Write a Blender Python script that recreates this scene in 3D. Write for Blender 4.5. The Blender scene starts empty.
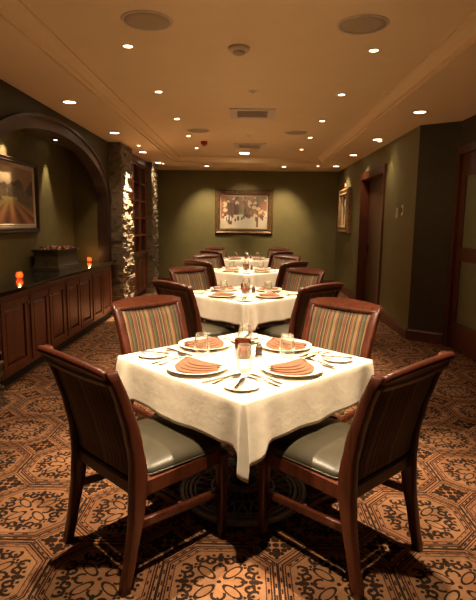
import bpy, bmesh, math, random
from mathutils import Vector, Matrix
R = math.radians
rnd = random.Random(7)
scn = bpy.context.scene
C = scn.collection

# ------------------------------------------------------------------ helpers
def mesh_obj(name, verts, faces, mat, parent=None, smooth=False, loc=None):
    me = bpy.data.meshes.new(name); me.from_pydata([tuple(v) for v in verts], [], faces); me.update()
    o = bpy.data.objects.new(name, me); C.objects.link(o)
    for m in (mat if isinstance(mat, (list, tuple)) else [mat]): me.materials.append(m)
    if smooth:
        for p in me.polygons: p.use_smooth = True
    if parent: o.parent = parent
    if loc: o.location = loc
    return o
def bm_obj(name, bm, mat, parent=None, smooth=False, loc=None, fix=True):
    if fix: bmesh.ops.recalc_face_normals(bm, faces=bm.faces)
    me = bpy.data.meshes.new(name); bm.to_mesh(me); bm.free()
    o = bpy.data.objects.new(name, me); C.objects.link(o)
    for m in (mat if isinstance(mat, (list, tuple)) else [mat]): me.materials.append(m)
    if smooth:
        for p in me.polygons: p.use_smooth = True
    if parent: o.parent = parent
    if loc: o.location = loc
    return o
def box(bm, x0, x1, y0, y1, z0, z1, mi=0, bev=0, M=None):
    vs = [bm.verts.new(p) for p in [(x0,y0,z0),(x1,y0,z0),(x1,y1,z0),(x0,y1,z0),(x0,y0,z1),(x1,y0,z1),(x1,y1,z1),(x0,y1,z1)]]
    fs = [bm.faces.new([vs[i] for i in f]) for f in [(0,3,2,1),(4,5,6,7),(0,1,5,4),(1,2,6,5),(2,3,7,6),(3,0,4,7)]]
    for f in fs: f.material_index = mi
    if bev:
        es = list({e for f in fs for e in f.edges})
        r = bmesh.ops.bevel(bm, geom=es, offset=bev, segments=2, affect='EDGES', profile=.6)
        vs = list({v for f in r['faces'] for v in f.verts} | {v for v in vs if v.is_valid})
    if M is not None:
        bmesh.ops.transform(bm, matrix=M, verts=[v for v in vs if v.is_valid])
    return vs
def lathe(bm, prof, seg=32, cx=0, cy=0, cz=0, mi=0, cap=True):
    rings = []
    for r, z in prof:
        if r < 1e-5: rings.append([bm.verts.new((cx, cy, cz+z))])
        else: rings.append([bm.verts.new((cx+r*math.cos(2*math.pi*i/seg), cy+r*math.sin(2*math.pi*i/seg), cz+z)) for i in range(seg)])
    for a, b in zip(rings, rings[1:]):
        for i in range(seg):
            j = (i+1) % seg
            if len(a) == 1 and len(b) == 1: continue
            if len(a) == 1: f = bm.faces.new((a[0], b[i], b[j]))
            elif len(b) == 1: f = bm.faces.new((a[i], a[j], b[0]))
            else: f = bm.faces.new((a[i], a[j], b[j], b[i]))
            f.material_index = mi; f.smooth = True
    return rings
def sweep(bm, pts, secs, mi=0, smooth=True, closed=False):
    """pts: centre list; secs: list of lists of Vector offsets (already oriented)"""
    rings = [[bm.verts.new(Vector(p)+o) for o in s] for p, s in zip(pts, secs)]
    n = len(rings[0]); L = len(rings)
    for k in range(L if closed else L-1):
        a, b = rings[k], rings[(k+1) % L]
        for i in range(n):
            f = bm.faces.new((a[i], a[(i+1)%n], b[(i+1)%n], b[i])); f.smooth = smooth; f.material_index = mi
    if not closed:
        bm.faces.new(rings[0][::-1]).material_index = mi; bm.faces.new(rings[-1]).material_index = mi
    return rings
def tube(bm, pts, rad, seg=8, closed=False, mi=0):
    pts = [Vector(p) for p in pts]; secs = []
    L = len(pts)
    for k, p in enumerate(pts):
        if closed: t = pts[(k+1) % L]-pts[k-1]
        else: t = pts[min(k+1, L-1)]-pts[max(k-1, 0)]
        t.normalize()
        u = t.cross(Vector((0,0,1)));
        if u.length < .05: u = t.cross(Vector((0,1,0)))
        u.normalize(); v = t.cross(u)
        r = rad[k] if isinstance(rad, (list, tuple)) else rad
        secs.append([(u*math.cos(2*math.pi*i/seg)+v*math.sin(2*math.pi*i/seg))*r for i in range(seg)])
    sweep(bm, pts, secs, mi, True, closed)
def rrect(w, d, r=.3, n=3):
    """rounded rectangle section in x,y half sizes w,d ; r fraction"""
    rr = min(w, d)*r; out = []
    for sx, sy, a0 in ((1,1,0),(-1,1,90),(-1,-1,180),(1,-1,270)):
        for i in range(n):
            a = R(a0+90*i/(n-1)); out.append((sx*(w-rr)+rr*math.cos(a), sy*(d-rr)+rr*math.sin(a)))
    return out
def thing(name, label, cat, loc=(0,0,0), rz=0, group=None):
    o = bpy.data.objects.new(name, None); C.objects.link(o); o.empty_display_size = .1
    o.location = loc; o.rotation_euler = (0,0,rz); return tag(o, label, cat, group)
def tag(o, label=None, cat=None, group=None, kind=None):
    if label: o['label'] = label
    if cat: o['category'] = cat
    if group: o['group'] = group
    if kind: o['kind'] = kind
    return o
def struct(o): o['kind'] = 'structure'; return o
def copy_tree(o, parent=None):
    c = o.copy(); C.objects.link(c)
    if parent: c.parent = parent
    for ch in list(o.children): copy_tree(ch, c)
    return c
used = set()
def inst(proto, loc, rz, label, cat, group=None):
    o = proto if proto.name not in used else copy_tree(proto)
    used.add(proto.name)
    o.location = loc; o.rotation_euler = (0,0,rz)
    return tag(o, label, cat, group)

# ------------------------------------------------------------------ material helpers
class E:
    """shader math expression"""
    def __init__(s, nt, sock): s.nt = nt; s.s = sock
    def op(s, kind, *a):
        n = s.nt.nodes.new('ShaderNodeMath'); n.operation = kind
        for i, x in enumerate((s,)+a):
            if isinstance(x, E): s.nt.links.new(x.s, n.inputs[i])
            else: n.inputs[i].default_value = x
        return E(s.nt, n.outputs[0])
    def __add__(s, o): return s.op('ADD', o)
    __radd__ = __add__
    def __mul__(s, o): return s.op('MULTIPLY', o)
    __rmul__ = __mul__
    def __sub__(s, o): return s.op('SUBTRACT', o)
    def __rsub__(s, o): return (s*-1)+o
    def __truediv__(s, o): return s.op('DIVIDE', o)
    def mx(s, o): return s.op('MAXIMUM', o)
    def mn(s, o): return s.op('MINIMUM', o)
    def abs(s): return s.op('ABSOLUTE')
    def fract(s): return s.op('FRACT')
    def sqrt(s): return s.op('SQRT')
    def lt(s, o): return s.op('LESS_THAN', o)
    def gt(s, o): return s.op('GREATER_THAN', o)
    def band(s, a, b): return s.gt(a)*s.lt(b)
    def cos(s): return s.op('COSINE')
def circ(x, y, cx, cy): return ((x-cx)*(x-cx)+(y-cy)*(y-cy)).sqrt()
def disc(x, y, cx, cy, r): return circ(x, y, cx, cy).lt(r)
def ringm(x, y, cx, cy, r, w): return (circ(x, y, cx, cy)-r).abs().lt(w)
def OR(*m):
    r = m[0]
    for k in m[1:]: r = r.mx(k)
    return r
def new_mat(name):
    m = bpy.data.materials.new(name); m.use_nodes = True
    nt = m.node_tree; b = nt.nodes['Principled BSDF']; return m, nt, b
def coords(nt, which='Object'):
    tc = nt.nodes.new('ShaderNodeTexCoord'); return tc.outputs[which]
def noise(nt, vec, scale, detail=3, rough=.55, dist=0, vscale=None):
    if vscale:
        mp = nt.nodes.new('ShaderNodeMapping'); mp.inputs['Scale'].default_value = vscale
        nt.links.new(vec, mp.inputs['Vector']); vec = mp.outputs[0]
    n = nt.nodes.new('ShaderNodeTexNoise'); n.inputs['Scale'].default_value = scale
    n.inputs['Detail'].default_value = detail; n.inputs['Roughness'].default_value = rough
    n.inputs['Distortion'].default_value = dist
    nt.links.new(vec, n.inputs['Vector']); return n
def ramp(nt, fac, stops, interp='LINEAR'):
    r = nt.nodes.new('ShaderNodeValToRGB'); cr = r.color_ramp; cr.interpolation = interp
    while len(cr.elements) < len(stops): cr.elements.new(.5)
    for e, (p, c) in zip(cr.elements, stops): e.position = p; e.color = (*c, 1)
    nt.links.new(fac, r.inputs[0]); return r.outputs[0]
def mix(nt, fac, a, b):
    n = nt.nodes.new('ShaderNodeMix'); n.data_type = 'RGBA'
    for i, x in ((0, fac), (6, a), (7, b)):
        if isinstance(x, E): x = x.s
        if isinstance(x, bpy.types.NodeSocket): nt.links.new(x, n.inputs[i])
        elif i == 0: n.inputs[0].default_value = x
        else: n.inputs[i].default_value = (*x, 1)
    return n.outputs[2]
def bump(nt, b, h, strength=.3, dist=.01):
    n = nt.nodes.new('ShaderNodeBump'); n.inputs['Strength'].default_value = strength; n.inputs['Distance'].default_value = dist
    nt.links.new(h, n.inputs['Height']); nt.links.new(n.outputs[0], b.inputs['Normal'])
def simple(name, col, rough=.5, metal=0, var=.12, scale=8, bmp=0, coat=0, spec=None):
    m, nt, b = new_mat(name); v = coords(nt)
    n = noise(nt, v, scale)
    c = ramp(nt, n.outputs[0], [(.3, tuple(x*(1-var) for x in col)), (.7, tuple(min(1, x*(1+var)) for x in col))])
    nt.links.new(c, b.inputs['Base Color']); b.inputs['Roughness'].default_value = rough; b.inputs['Metallic'].default_value = metal
    if bmp: bump(nt, b, n.outputs[0], bmp)
    if coat: b.inputs['Coat Weight'].default_value = coat; b.inputs['Coat Roughness'].default_value = .15
    if spec is not None: b.inputs['Specular IOR Level'].default_value = spec
    return m
def wood(name, dark, light, vs=(6, 6, .7), rough=.3, coat=.3):
    m, nt, b = new_mat(name); v = coords(nt)
    n = noise(nt, v, 7, 5, .6, .6, vs)
    c = ramp(nt, n.outputs[0], [(.3, dark), (.55, light), (.75, tuple(.5*(a+q) for a, q in zip(dark, light)))])
    nt.links.new(c, b.inputs['Base Color']); b.inputs['Roughness'].default_value = rough
    b.inputs['Coat Weight'].default_value = coat; b.inputs['Coat Roughness'].default_value = .2
    return m
def emis(name, col, strength):
    m, nt, b = new_mat(name); b.inputs['Base Color'].default_value = (*col, 1)
    b.inputs['Emission Color'].default_value = (*col, 1); b.inputs['Emission Strength'].default_value = strength
    return m

# ------------------------------------------------------------------ materials
M = {}
M['chairwood'] = wood('mahogany', (.030, .0065, .003), (.094, .021, .008), rough=.36, coat=.18)
M['cabwood'] = wood('cherry_wood', (.070, .015, .005), (.15, .034, .011), vs=(3, 3, .5), rough=.38, coat=.2)
M['darkwood'] = wood('dark_panel_wood', (.020, .008, .005), (.040, .016, .009), vs=(3, 3, .5), rough=.45, coat=.1)
M['trimwood'] = wood('trim_wood', (.06, .015, .006), (.115, .030, .011), rough=.36, coat=.2)
M['ceiling'] = simple('ceiling_paint', (.74, .52, .28), .85, var=.02, scale=3)
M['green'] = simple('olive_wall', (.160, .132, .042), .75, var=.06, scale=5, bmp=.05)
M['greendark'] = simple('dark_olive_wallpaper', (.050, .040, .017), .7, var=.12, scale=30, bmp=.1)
M['plate'] = simple('white_china', (.70, .67, .60), .14, var=.02, coat=.3)
M['steel'] = simple('cutlery_steel', (.30, .28, .25), .25, metal=1, var=.05)
M['iron'] = simple('cast_iron', (.40, .38, .32), .40, metal=.2, var=.2, scale=20)
M['leather'] = simple('dark_leather', (.034, .028, .015), .40, var=.15, scale=14, bmp=.04)
M['granite'] = simple('dark_granite', (.018, .018, .014), .10, var=.6, scale=160)
M['toekick'] = simple('black_toe_kick', (.006, .005, .005), .6)
M['knob'] = simple('nickel_knob', (.5, .47, .42), .25, metal=1)
M['black'] = simple('black_paint', (.008, .007, .007), .5)
M['grille'] = simple('speaker_grille', (.40, .29, .17), .8, var=.1, scale=200)
M['trimwhite'] = simple('ivory_metal', (.55, .42, .29), .5)
M['goldframe'] = simple('gilded_frame', (.33, .20, .085), .42, metal=.35, var=.35, scale=30, bmp=.4)
M['bronzeframe'] = simple('bronze_frame', (.17, .095, .042), .42, metal=.3, var=.4, scale=25, bmp=.4)
M['darkframe'] = simple('dark_frame', (.045, .022, .010), .35, metal=.1, var=.3, scale=20, coat=.3)
M['mat_ivory'] = simple('cream_liner', (.55, .47, .33), .6)
M['red'] = simple('red_plastic', (.35, .02, .015), .4)
M['switch'] = simple('switch_plate', (.8, .72, .58), .4)
M['bulb'] = emis('lamp_bulb', (1, .78, .5), 7)
M['bulbwide'] = emis('lamp_diffuser', (1, .8, .55), 5)
M['flame'] = emis('candle_flame', (1, .50, .18), 14)
M['wax'] = simple('candle_wax', (.8, .55, .3), .5)
M['boxbody'] = simple('patinated_box', (.045, .035, .018), .35, var=.5, scale=15, coat=.3)
M['potpourri'] = simple('dried_petals', (.16, .035, .02), .6, var=.5, scale=40)
M['petal_gold'] = simple('dried_gold_petals', (.45, .27, .08), .5)
def mk_cloth():
    m, nt, b = new_mat('white_linen'); v = coords(nt)
    n = noise(nt, v, 14, 4); n2 = noise(nt, v, 260, 2)
    c = ramp(nt, n.outputs[0], [(.3, (.66, .585, .46)), (.7, (.72, .65, .53))])
    nt.links.new(c, b.inputs['Base Color']); b.inputs['Roughness'].default_value = .85
    bump(nt, b, n.outputs[0], .25, .01); return m
M['cloth'] = mk_cloth()
def mk_napkin():
    m, nt, b = new_mat('copper_napkin'); v = coords(nt)
    n = noise(nt, v, 30, 3)
    c = ramp(nt, n.outputs[0], [(.3, (.12, .040, .011)), (.7, (.18, .065, .018))])
    nt.links.new(c, b.inputs['Base Color']); b.inputs['Roughness'].default_value = .7
    b.inputs['Sheen Weight'].default_value = .2; return m
M['napkin'] = mk_napkin()
def mk_glass(name, col=(1, 1, 1), trans=0.0, f0=.05):
    m, nt, b = new_mat(name); nt.nodes.remove(b)
    out = nt.nodes['Material Output']; tr = nt.nodes.new('ShaderNodeBsdfTransparent'); tr.inputs[0].default_value = (*col, 1)
    gl = nt.nodes.new('ShaderNodeBsdfGlossy'); gl.inputs['Roughness'].default_value = .04
    lw = nt.nodes.new('ShaderNodeLayerWeight'); lw.inputs[0].default_value = .32; nt.links.new(lw.outputs[1], nt.nodes.new('ShaderNodeMath').inputs[0])
    mx = nt.nodes.new('ShaderNodeMixShader'); mth = [n for n in nt.nodes if n.type == 'MATH'][0]; mth.operation = 'MULTIPLY_ADD'; mth.inputs[1].default_value = .75; mth.inputs[2].default_value = .04; nt.links.new(mth.outputs[0], mx.inputs[0]); nt.links.new(gl.outputs[0], mx.inputs[2])
    src = tr.outputs[0]
    if trans:
        tl = nt.nodes.new('ShaderNodeBsdfTranslucent'); tl.inputs[0].default_value = (*[c**.6 for c in col], 1)
        m2 = nt.nodes.new('ShaderNodeMixShader'); m2.inputs[0].default_value = trans
        nt.links.new(tr.outputs[0], m2.inputs[1]); nt.links.new(tl.outputs[0], m2.inputs[2]); src = m2.outputs[0]
    nt.links.new(src, mx.inputs[1]); nt.links.new(mx.outputs[0], out.inputs[0])
    return m
M['glass'] = mk_glass('clear_glass', (.97, .97, .95))
M['amber'] = mk_glass('amber_glass', (.33, .10, .035), .30)
M['redglass'] = mk_glass('red_glass', (.75, .20, .08), .5)
def mk_frost():
    m, nt, b = new_mat('frosted_green_glass'); v = coords(nt); n = noise(nt, v, 40, 3)
    c = ramp(nt, n.outputs[0], [(.3, (.17, .19, .09)), (.7, (.23, .25, .13))])
    nt.links.new(c, b.inputs['Base Color']); b.inputs['Roughness'].default_value = .3
    b.inputs['Transmission Weight'].default_value = .15; return m
M['frost'] = mk_frost()

def mk_stripes():
    m, nt, b = new_mat('striped_upholstery'); v = coords(nt)
    sx = nt.nodes.new('ShaderNodeSeparateXYZ'); nt.links.new(v, sx.inputs[0])
    x = E(nt, sx.outputs[0]); z = E(nt, sx.outputs[2])
    u = ((x+.5)*5.6).fract()
    ol = (.14, .11, .038); rust = (.24, .068, .022); tan = (.30, .18, .068); gr = (.058, .058, .020); bk = (.018, .012, .008); br = (.14, .045, .018); gold=(.34,.22,.085)
    tan, ol, rust, gold = [tuple(q*.85 for q in c_) for c_ in (tan, ol, rust, gold)]
    st = [(0, tan), (.07, bk), (.10, ol), (.17, gold), (.20, rust), (.29, bk), (.325, tan), (.38, gr), (.44, bk), (.47, gold), (.50, br), (.58, rust), (.64, tan), (.67, bk), (.70, gr), (.77, ol), (.84, bk), (.875, rust), (.94, gold)]
    c = ramp(nt, u.s, st, 'CONSTANT')
    n = noise(nt, v, 90, 2, .6, 0, (1, 1, .12))
    c2 = mix(nt, (E(nt, n.outputs[0])*.55), c, (.02, .012, .008))
    nt.links.new(c2, b.inputs['Base Color']); b.inputs['Roughness'].default_value = .62
    b.inputs['Sheen Weight'].default_value = .1
    return m
M['stripes'] = mk_stripes()

def mk_stone():
    m, nt, b = new_mat('stacked_stone'); v = coords(nt)
    n = noise(nt, v, 9, 4); n2 = noise(nt, v, 60, 4)
    c = ramp(nt, n.outputs[0], [(.3, (.10, .07, .04)), (.5, (.24, .18, .105)), (.7, (.15, .11, .07))])
    nt.links.new(c, b.inputs['Base Color']); b.inputs['Roughness'].default_value = .85
    bump(nt, b, n2.outputs[0], .7, .02); return m
M['stone'] = mk_stone()

PER, PHX, PHY = .4918, -.096, 1.867
def mk_carpet():
    m, nt, b = new_mat('patterned_carpet'); v = coords(nt)
    # slight wobble so the woven outlines are not razor sharp
    nz = noise(nt, v, 160, 2)
    sx = nt.nodes.new('ShaderNodeSeparateXYZ'); nt.links.new(v, sx.inputs[0])
    w = (E(nt, nz.outputs[0])-.5)*.012
    X = E(nt, sx.outputs[0]); Y = E(nt, sx.outputs[1])
    U = ((X-PHX)/PER+.5+w+100).fract()-.5; V = ((Y-PHY)/PER+.5+w+100).fract()-.5
    a = U.abs(); bb = V.abs()
    s = a+bb
    diam = s.gt(.745)
    d = (a.mx(bb)*2).mx(s/.745)
    # octagon borders
    border = OR(d.band(.975, 1.0), d.band(.900, .930), d.band(.858, .880), d.band(.775, .792))
    # dotted rows
    dots = ((X*95).cos()*(Y*95).cos()).gt(.25)
    dotrow = OR(d.band(.937, .966)*dots, d.band(.805, .845)*dots)
    # fold into one octant
    mx_, mn_ = a.mx(bb)/1.27, a.mn(bb)/1.27
    # fleur-de-lis on the axes
    fl = OR(disc(mx_, mn_, .215, 0, .020), disc(mx_, mn_, .245, 0, .024), disc(mx_, mn_, .275, .0, .015), disc(mx_, mn_, .225, .036, .017), disc(mx_, mn_, .195, .052, .013),
            disc(mx_, mn_, .175, 0, .016), disc(mx_, mn_, .15, 0, .010), ringm(mx_, mn_, .205, .066, .028, .010), disc(mx_, mn_, .262, .050, .013))
    # petal outline along the diagonals
    p = (a+bb)*.7071/1.20; q = (a-bb).abs()*.7071/1.20
    pet = ((((p-.135)/.085)*((p-.135)/.085))+((q/.036)*(q/.036)))
    petl = OR(pet.band(.62, 1.22), disc(p, q, .250, 0, .013), disc(p, q, .232, .024, .012), disc(p, q, .262, .030, .009))
    # scroll running round the inner field
    sc = OR(ringm(mx_, mn_, .120, .0, .042, .010)*mx_.gt(.10), ringm(mx_, mn_, .235, .125, .040, .012)*(mx_.lt(.262)), disc(mx_, mn_, .222, .128, .014), disc(a, bb, 0, 0, .020))
    inner = OR(fl, petl, sc)*d.lt(.77)
    # small diamond
    ca = .5-a; cb = .5-bb; cr = (ca*ca+cb*cb).sqrt()
    cm, cn = ca.mx(cb)/1.6, ca.mn(cb)/1.6
    star = OR(disc(cm, cn, .05, 0, .024), disc(cm, cn, .085, 0, .022), disc(cm, cn, .115, .0, .012), disc(cm, cn, .075, .03, .015), disc(cm, cn, .045, .045, .018), disc(cm, cn, 0, 0, .020))
    ds = ca+cb
    dl = ds.band(.222, .236)
    dk = OR(border*(diam*-1+1), dotrow*(diam*-1+1), inner*(diam*-1+1), diam*OR(star, dl))
    n1 = noise(nt, v, 2.2, 3)
    n2 = noise(nt, v, 45, 2)
    light = ramp(nt, n1.outputs[0], [(.3, (.23, .100, .044)), (.5, (.33, .165, .078)), (.7, (.28, .15, .076))])
    light = mix(nt, d.band(.79, .94)*(diam*-1+1)*.35, light, (.22, .075, .035))
    light = mix(nt, diam*.45, light, (.42, .19, .075))
    light = mix(nt, E(nt, n2.outputs[0])*.5, light, (.10, .035, .018))
    c = mix(nt, dk*.94, light, (.010, .006, .005))
    nt.links.new(c, b.inputs['Base Color']); b.inputs['Roughness'].default_value = .95
    b.inputs['Specular IOR Level'].default_value = .1
    bump(nt, b, nz.outputs[0], .35, .01)
    return m
M['carpet'] = mk_carpet()

def mk_attr(name):
    m, nt, b = new_mat(name)
    a = nt.nodes.new('ShaderNodeAttribute'); a.attribute_name = 'paint'
    nt.links.new(a.outputs[0], b.inputs['Base Color']); b.inputs['Roughness'].default_value = .45
    return m
M['canvas'] = mk_attr('painted_canvas')

# ------------------------------------------------------------------ room dimensions
XL, XW, XR, ZC, ZT, YB, Y0 = -2.072, -2.14, 2.083, 2.658, 2.76, 11.96, -1.6
ZCT = .861           # counter top
NB = -2.65           # niche back
NY0, NY1 = 4.02, 7.72

bm = bmesh.new(); box(bm, -2.9, 2.7, Y0-.1, YB+.1, -.08, 0)
struct(bm_obj('floor', bm, M['carpet']))

# ceiling: soffit + stepped tray
def rect_ring(x0, x1, y0, y1, z): return [(x0,y0,z),(x1,y0,z),(x1,y1,z),(x0,y1,z)]
vs = []; fs = []
tray = [(-2.9, 2.7, Y0-.1, YB+.1, ZC), (-1.49, 1.49, -.8, 10.35, ZC), (-1.49, 1.49, -.8, 10.35, ZC+.022), (-1.455, 1.455, -.765, 10.315, ZC+.022),
        (-1.44, 1.44, -.75, 10.30, ZC+.045), (-1.40, 1.40, -.71, 10.26, ZC+.075), (-1.375, 1.375, -.685, 10.235, ZC+.085), (-1.375, 1.375, -.685, 10.235, ZT-.004), (-1.34, 1.34, -.65, 10.2, ZT)]
for t in tray: vs += rect_ring(*t)
for k in range(len(tray)-1):
    for i in range(4):
        fs.append((4*k+i, 4*k+(i+1)%4, 4*k+4+(i+1)%4, 4*k+4+i))
n = 4*(len(tray)-1); fs.append((n, n+1, n+2, n+3))
vs += rect_ring(-2.9, 2.7, Y0-.1, YB+.1, ZT+.12); m_ = len(vs)-4
fs.append((m_, m_+1, m_+2, m_+3))
for i in range(4): fs.append((i, m_+i, m_+(i+1)%4, (i+1)%4))
struct(mesh_obj('ceiling', vs, fs, M['ceiling']))

# back and near walls
bm = bmesh.new(); box(bm, -2.9, 2.7, YB, YB+.1, 0, ZC); struct(bm_obj('wall_back', bm, M['green']))
bm = bmesh.new(); box(bm, -2.9, 2.7, Y0-.1, Y0, 0, ZC); struct(bm_obj('wall_near', bm, M['green']))

# left wall with arched opening
def arch_pts(y0, y1, zs, za, n=28):
    c, h = (y0+y1)/2, (y1-y0)/2
    return [(c-h*math.cos(math.pi*i/n), zs+(za-zs)*math.sin(math.pi*i/n)) for i in range(n+1)]
ZS, ZA = 1.74, 2.43
bm = bmesh.new()
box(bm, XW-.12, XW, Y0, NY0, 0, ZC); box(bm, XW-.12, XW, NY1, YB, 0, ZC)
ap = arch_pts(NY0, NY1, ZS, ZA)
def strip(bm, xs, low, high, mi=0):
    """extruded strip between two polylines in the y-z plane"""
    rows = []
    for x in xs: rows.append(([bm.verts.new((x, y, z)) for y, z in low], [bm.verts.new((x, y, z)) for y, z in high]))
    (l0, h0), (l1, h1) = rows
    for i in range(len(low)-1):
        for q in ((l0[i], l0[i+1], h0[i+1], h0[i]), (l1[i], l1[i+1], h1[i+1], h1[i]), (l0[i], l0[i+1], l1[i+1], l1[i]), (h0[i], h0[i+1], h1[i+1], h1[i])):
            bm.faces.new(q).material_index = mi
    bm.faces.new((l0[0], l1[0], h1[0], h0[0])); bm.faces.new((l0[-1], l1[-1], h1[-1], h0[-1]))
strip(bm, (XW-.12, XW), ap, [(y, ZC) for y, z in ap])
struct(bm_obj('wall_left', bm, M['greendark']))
# niche shell
niche_mat = simple('niche_paint', (.105, .082, .020), .7, var=.08)
for nm, bx in (('wall_niche_back', (NB-.1, NB, NY0-.1, NY1+.1, 0, ZC)), ('wall_niche_near', (NB, XW-.121, NY0-.1, NY0, 0, ZC)),
               ('wall_niche_far', (NB, XW-.121, NY1, NY1+.1, 0, ZC)), ('ceiling_niche', (NB, XW-.121, NY0, NY1, 2.50, 2.58))):
    bm = bmesh.new(); box(bm, *bx); struct(bm_obj(nm, bm, niche_mat))
# arch casing: flat band with rounded outer bead
c0, c1 = arch_pts(NY0+.01, NY1-.01, ZS, ZA-.01), arch_pts(NY0-.11, NY1+.11, ZS, ZA+.11)
bm = bmesh.new(); strip(bm, (XW-.14, XW+.025), c0, c1)
box(bm, XW-.14, XW+.025, NY0-.11, NY0+.01, ZCT, ZS); box(bm, XW-.14, XW+.025, NY1-.01, NY1+.11, ZCT, ZS)
c2, c3 = arch_pts(NY0-.10, NY1+.10, ZS, ZA+.10), arch_pts(NY0-.135, NY1+.135, ZS, ZA+.135)
strip(bm, (XW+.0, XW+.045), c2, c3)
struct(bm_obj('trim_1', bm, M['darkwood']))

# right wall with a door opening, then the splayed corner and the wall with the glazed doors
DY0, DY1, DZ = 7.95, 9.40, 2.26
bm = bmesh.new()
box(bm, XR, XR+.2, 6.40, DY0, 0, ZC); box(bm, XR, XR+.2, DY1, YB, 0, ZC); box(bm, XR, XR+.2, DY0, DY1, DZ, ZC)
struct(bm_obj('wall_right', bm, M['green']))
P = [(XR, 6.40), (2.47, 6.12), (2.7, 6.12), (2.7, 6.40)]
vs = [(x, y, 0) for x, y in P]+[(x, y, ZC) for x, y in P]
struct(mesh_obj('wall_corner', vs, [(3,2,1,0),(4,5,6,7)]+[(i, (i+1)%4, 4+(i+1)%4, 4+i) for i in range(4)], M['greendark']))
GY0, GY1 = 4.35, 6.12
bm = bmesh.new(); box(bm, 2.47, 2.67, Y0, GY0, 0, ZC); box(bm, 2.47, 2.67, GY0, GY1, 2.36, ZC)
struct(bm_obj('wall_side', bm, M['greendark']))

# door 1 : flush door set deep in a cherry casing
bm = bmesh.new(); box(bm, XR+.13, XR+.17, DY0, DY1, 0, DZ)
d1 = struct(bm_obj('door_1', bm, wood('door_veneer', (.045, .020, .009), (.085, .036, .015), vs=(4, 4, .4), rough=.4)))
bm = bmesh.new()
for y0, y1 in ((DY0-.11, DY0+.012), (DY1-.012, DY1+.11)): box(bm, XR-.03, XR+.13, y0, y1, 0, DZ+.0, bev=.006)
box(bm, XR-.035, XR+.13, DY0-.125, DY1+.125, DZ-.012, DZ+.115, bev=.008)
casing = bm_obj('door_casing', bm, M['trimwood'], d1)
bm = bmesh.new(); tube(bm, [(XR+.13, DY1-.10, 1.02), (XR+.085, DY1-.10, 1.02), (XR+.085, DY1-.20, 1.02)], .012); box(bm, XR+.118, XR+.1295, DY1-.13, DY1-.07, .93, 1.11, bev=.004)
bm_obj('door_handle', bm, M['black'], d1)

# door 2 : glazed door leaf, rails and two frosted panes
bm = bmesh.new()
XD0, XD1 = 2.475, 2.525
y0, y1 = GY0+.09, GY1-.09
for a, b_ in ((y0, y0+.12), (y1-.12, y1)): box(bm, XD0, XD1, a, b_, .02, 2.27, bev=.006)
for a, b_ in ((.02, .33), (1.05, 1.21), (2.02, 2.27)): box(bm, XD0, XD1, y0+.12, y1-.12, a, b_, bev=.006)
ym = (y0+y1)/2; box(bm, XD0, XD1, ym-.11, ym+.11, .33, 1.05); box(bm, XD0, XD1, ym-.11, ym+.11, 1.21, 2.02)
d2 = struct(bm_obj('door_2', bm, M['trimwood']))
for a, b_ in ((y0+.12, ym-.11), (ym+.11, y1-.12)):
    for c_, d_ in ((.33, 1.05), (1.21, 2.02)):
        bm = bmesh.new(); box(bm, XD0+.018, XD0+.030, a, b_, c_, d_); bm_obj('glass_pane', bm, M['frost'], d2)
bm = bmesh.new()
box(bm, 2.44, 2.56, GY0, GY0+.088, 0, 2.275); box(bm, 2.44, 2.56, GY1-.088, GY1-.0, 0, 2.275); box(bm, 2.44, 2.56, GY0, GY1, 2.275, 2.36)
struct(bm_obj('trim_2', bm, M['trimwood']))
# backing beyond the frosted door
bm = bmesh.new(); box(bm, 2.66, 2.68, GY0-.1, GY1+.1, 0, 2.4); struct(bm_obj('wall_beyond_door', bm, M['green']))

# baseboards
def baseboard(name, pts, h=.15, t=.018):
    bm = bmesh.new()
    for (x0, y0_), (x1, y1_) in pts:
        d = Vector((x1-x0, y1_-y0_, 0)); n_ = Vector((-d.y, d.x, 0)).normalized()
        for hh, tt in ((0, t), (h-.02, t), (h-.02, t*.6), (h, t*.3)): pass
        prof = [(0, 0), (t, 0), (t, h-.03), (t*.6, h-.015), (t*.5, h), (0, h)]
        ra = [bm.verts.new((x0+n_.x*a, y0_+n_.y*a, z)) for a, z in prof]
        rb = [bm.verts.new((x1+n_.x*a, y1_+n_.y*a, z)) for a, z in prof]
        for i in range(6): bm.faces.new((ra[i], ra[(i+1)%6], rb[(i+1)%6], rb[i]))
        bm.faces.new(ra[::-1]); bm.faces.new(rb)
    struct(bm_obj(name, bm, M['trimwood']))
baseboard('baseboard_right', [((XR, 6.40), (XR, DY0-.125)), ((XR, DY1+.125), (XR, YB))])
baseboard('baseboard_corner', [((2.44, 6.142), (XR, 6.40))])
baseboard('baseboard_back', [((XR, YB), (-2.12, YB))])
baseboard('baseboard_side', [((2.47, Y0), (2.47, GY0))])

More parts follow.
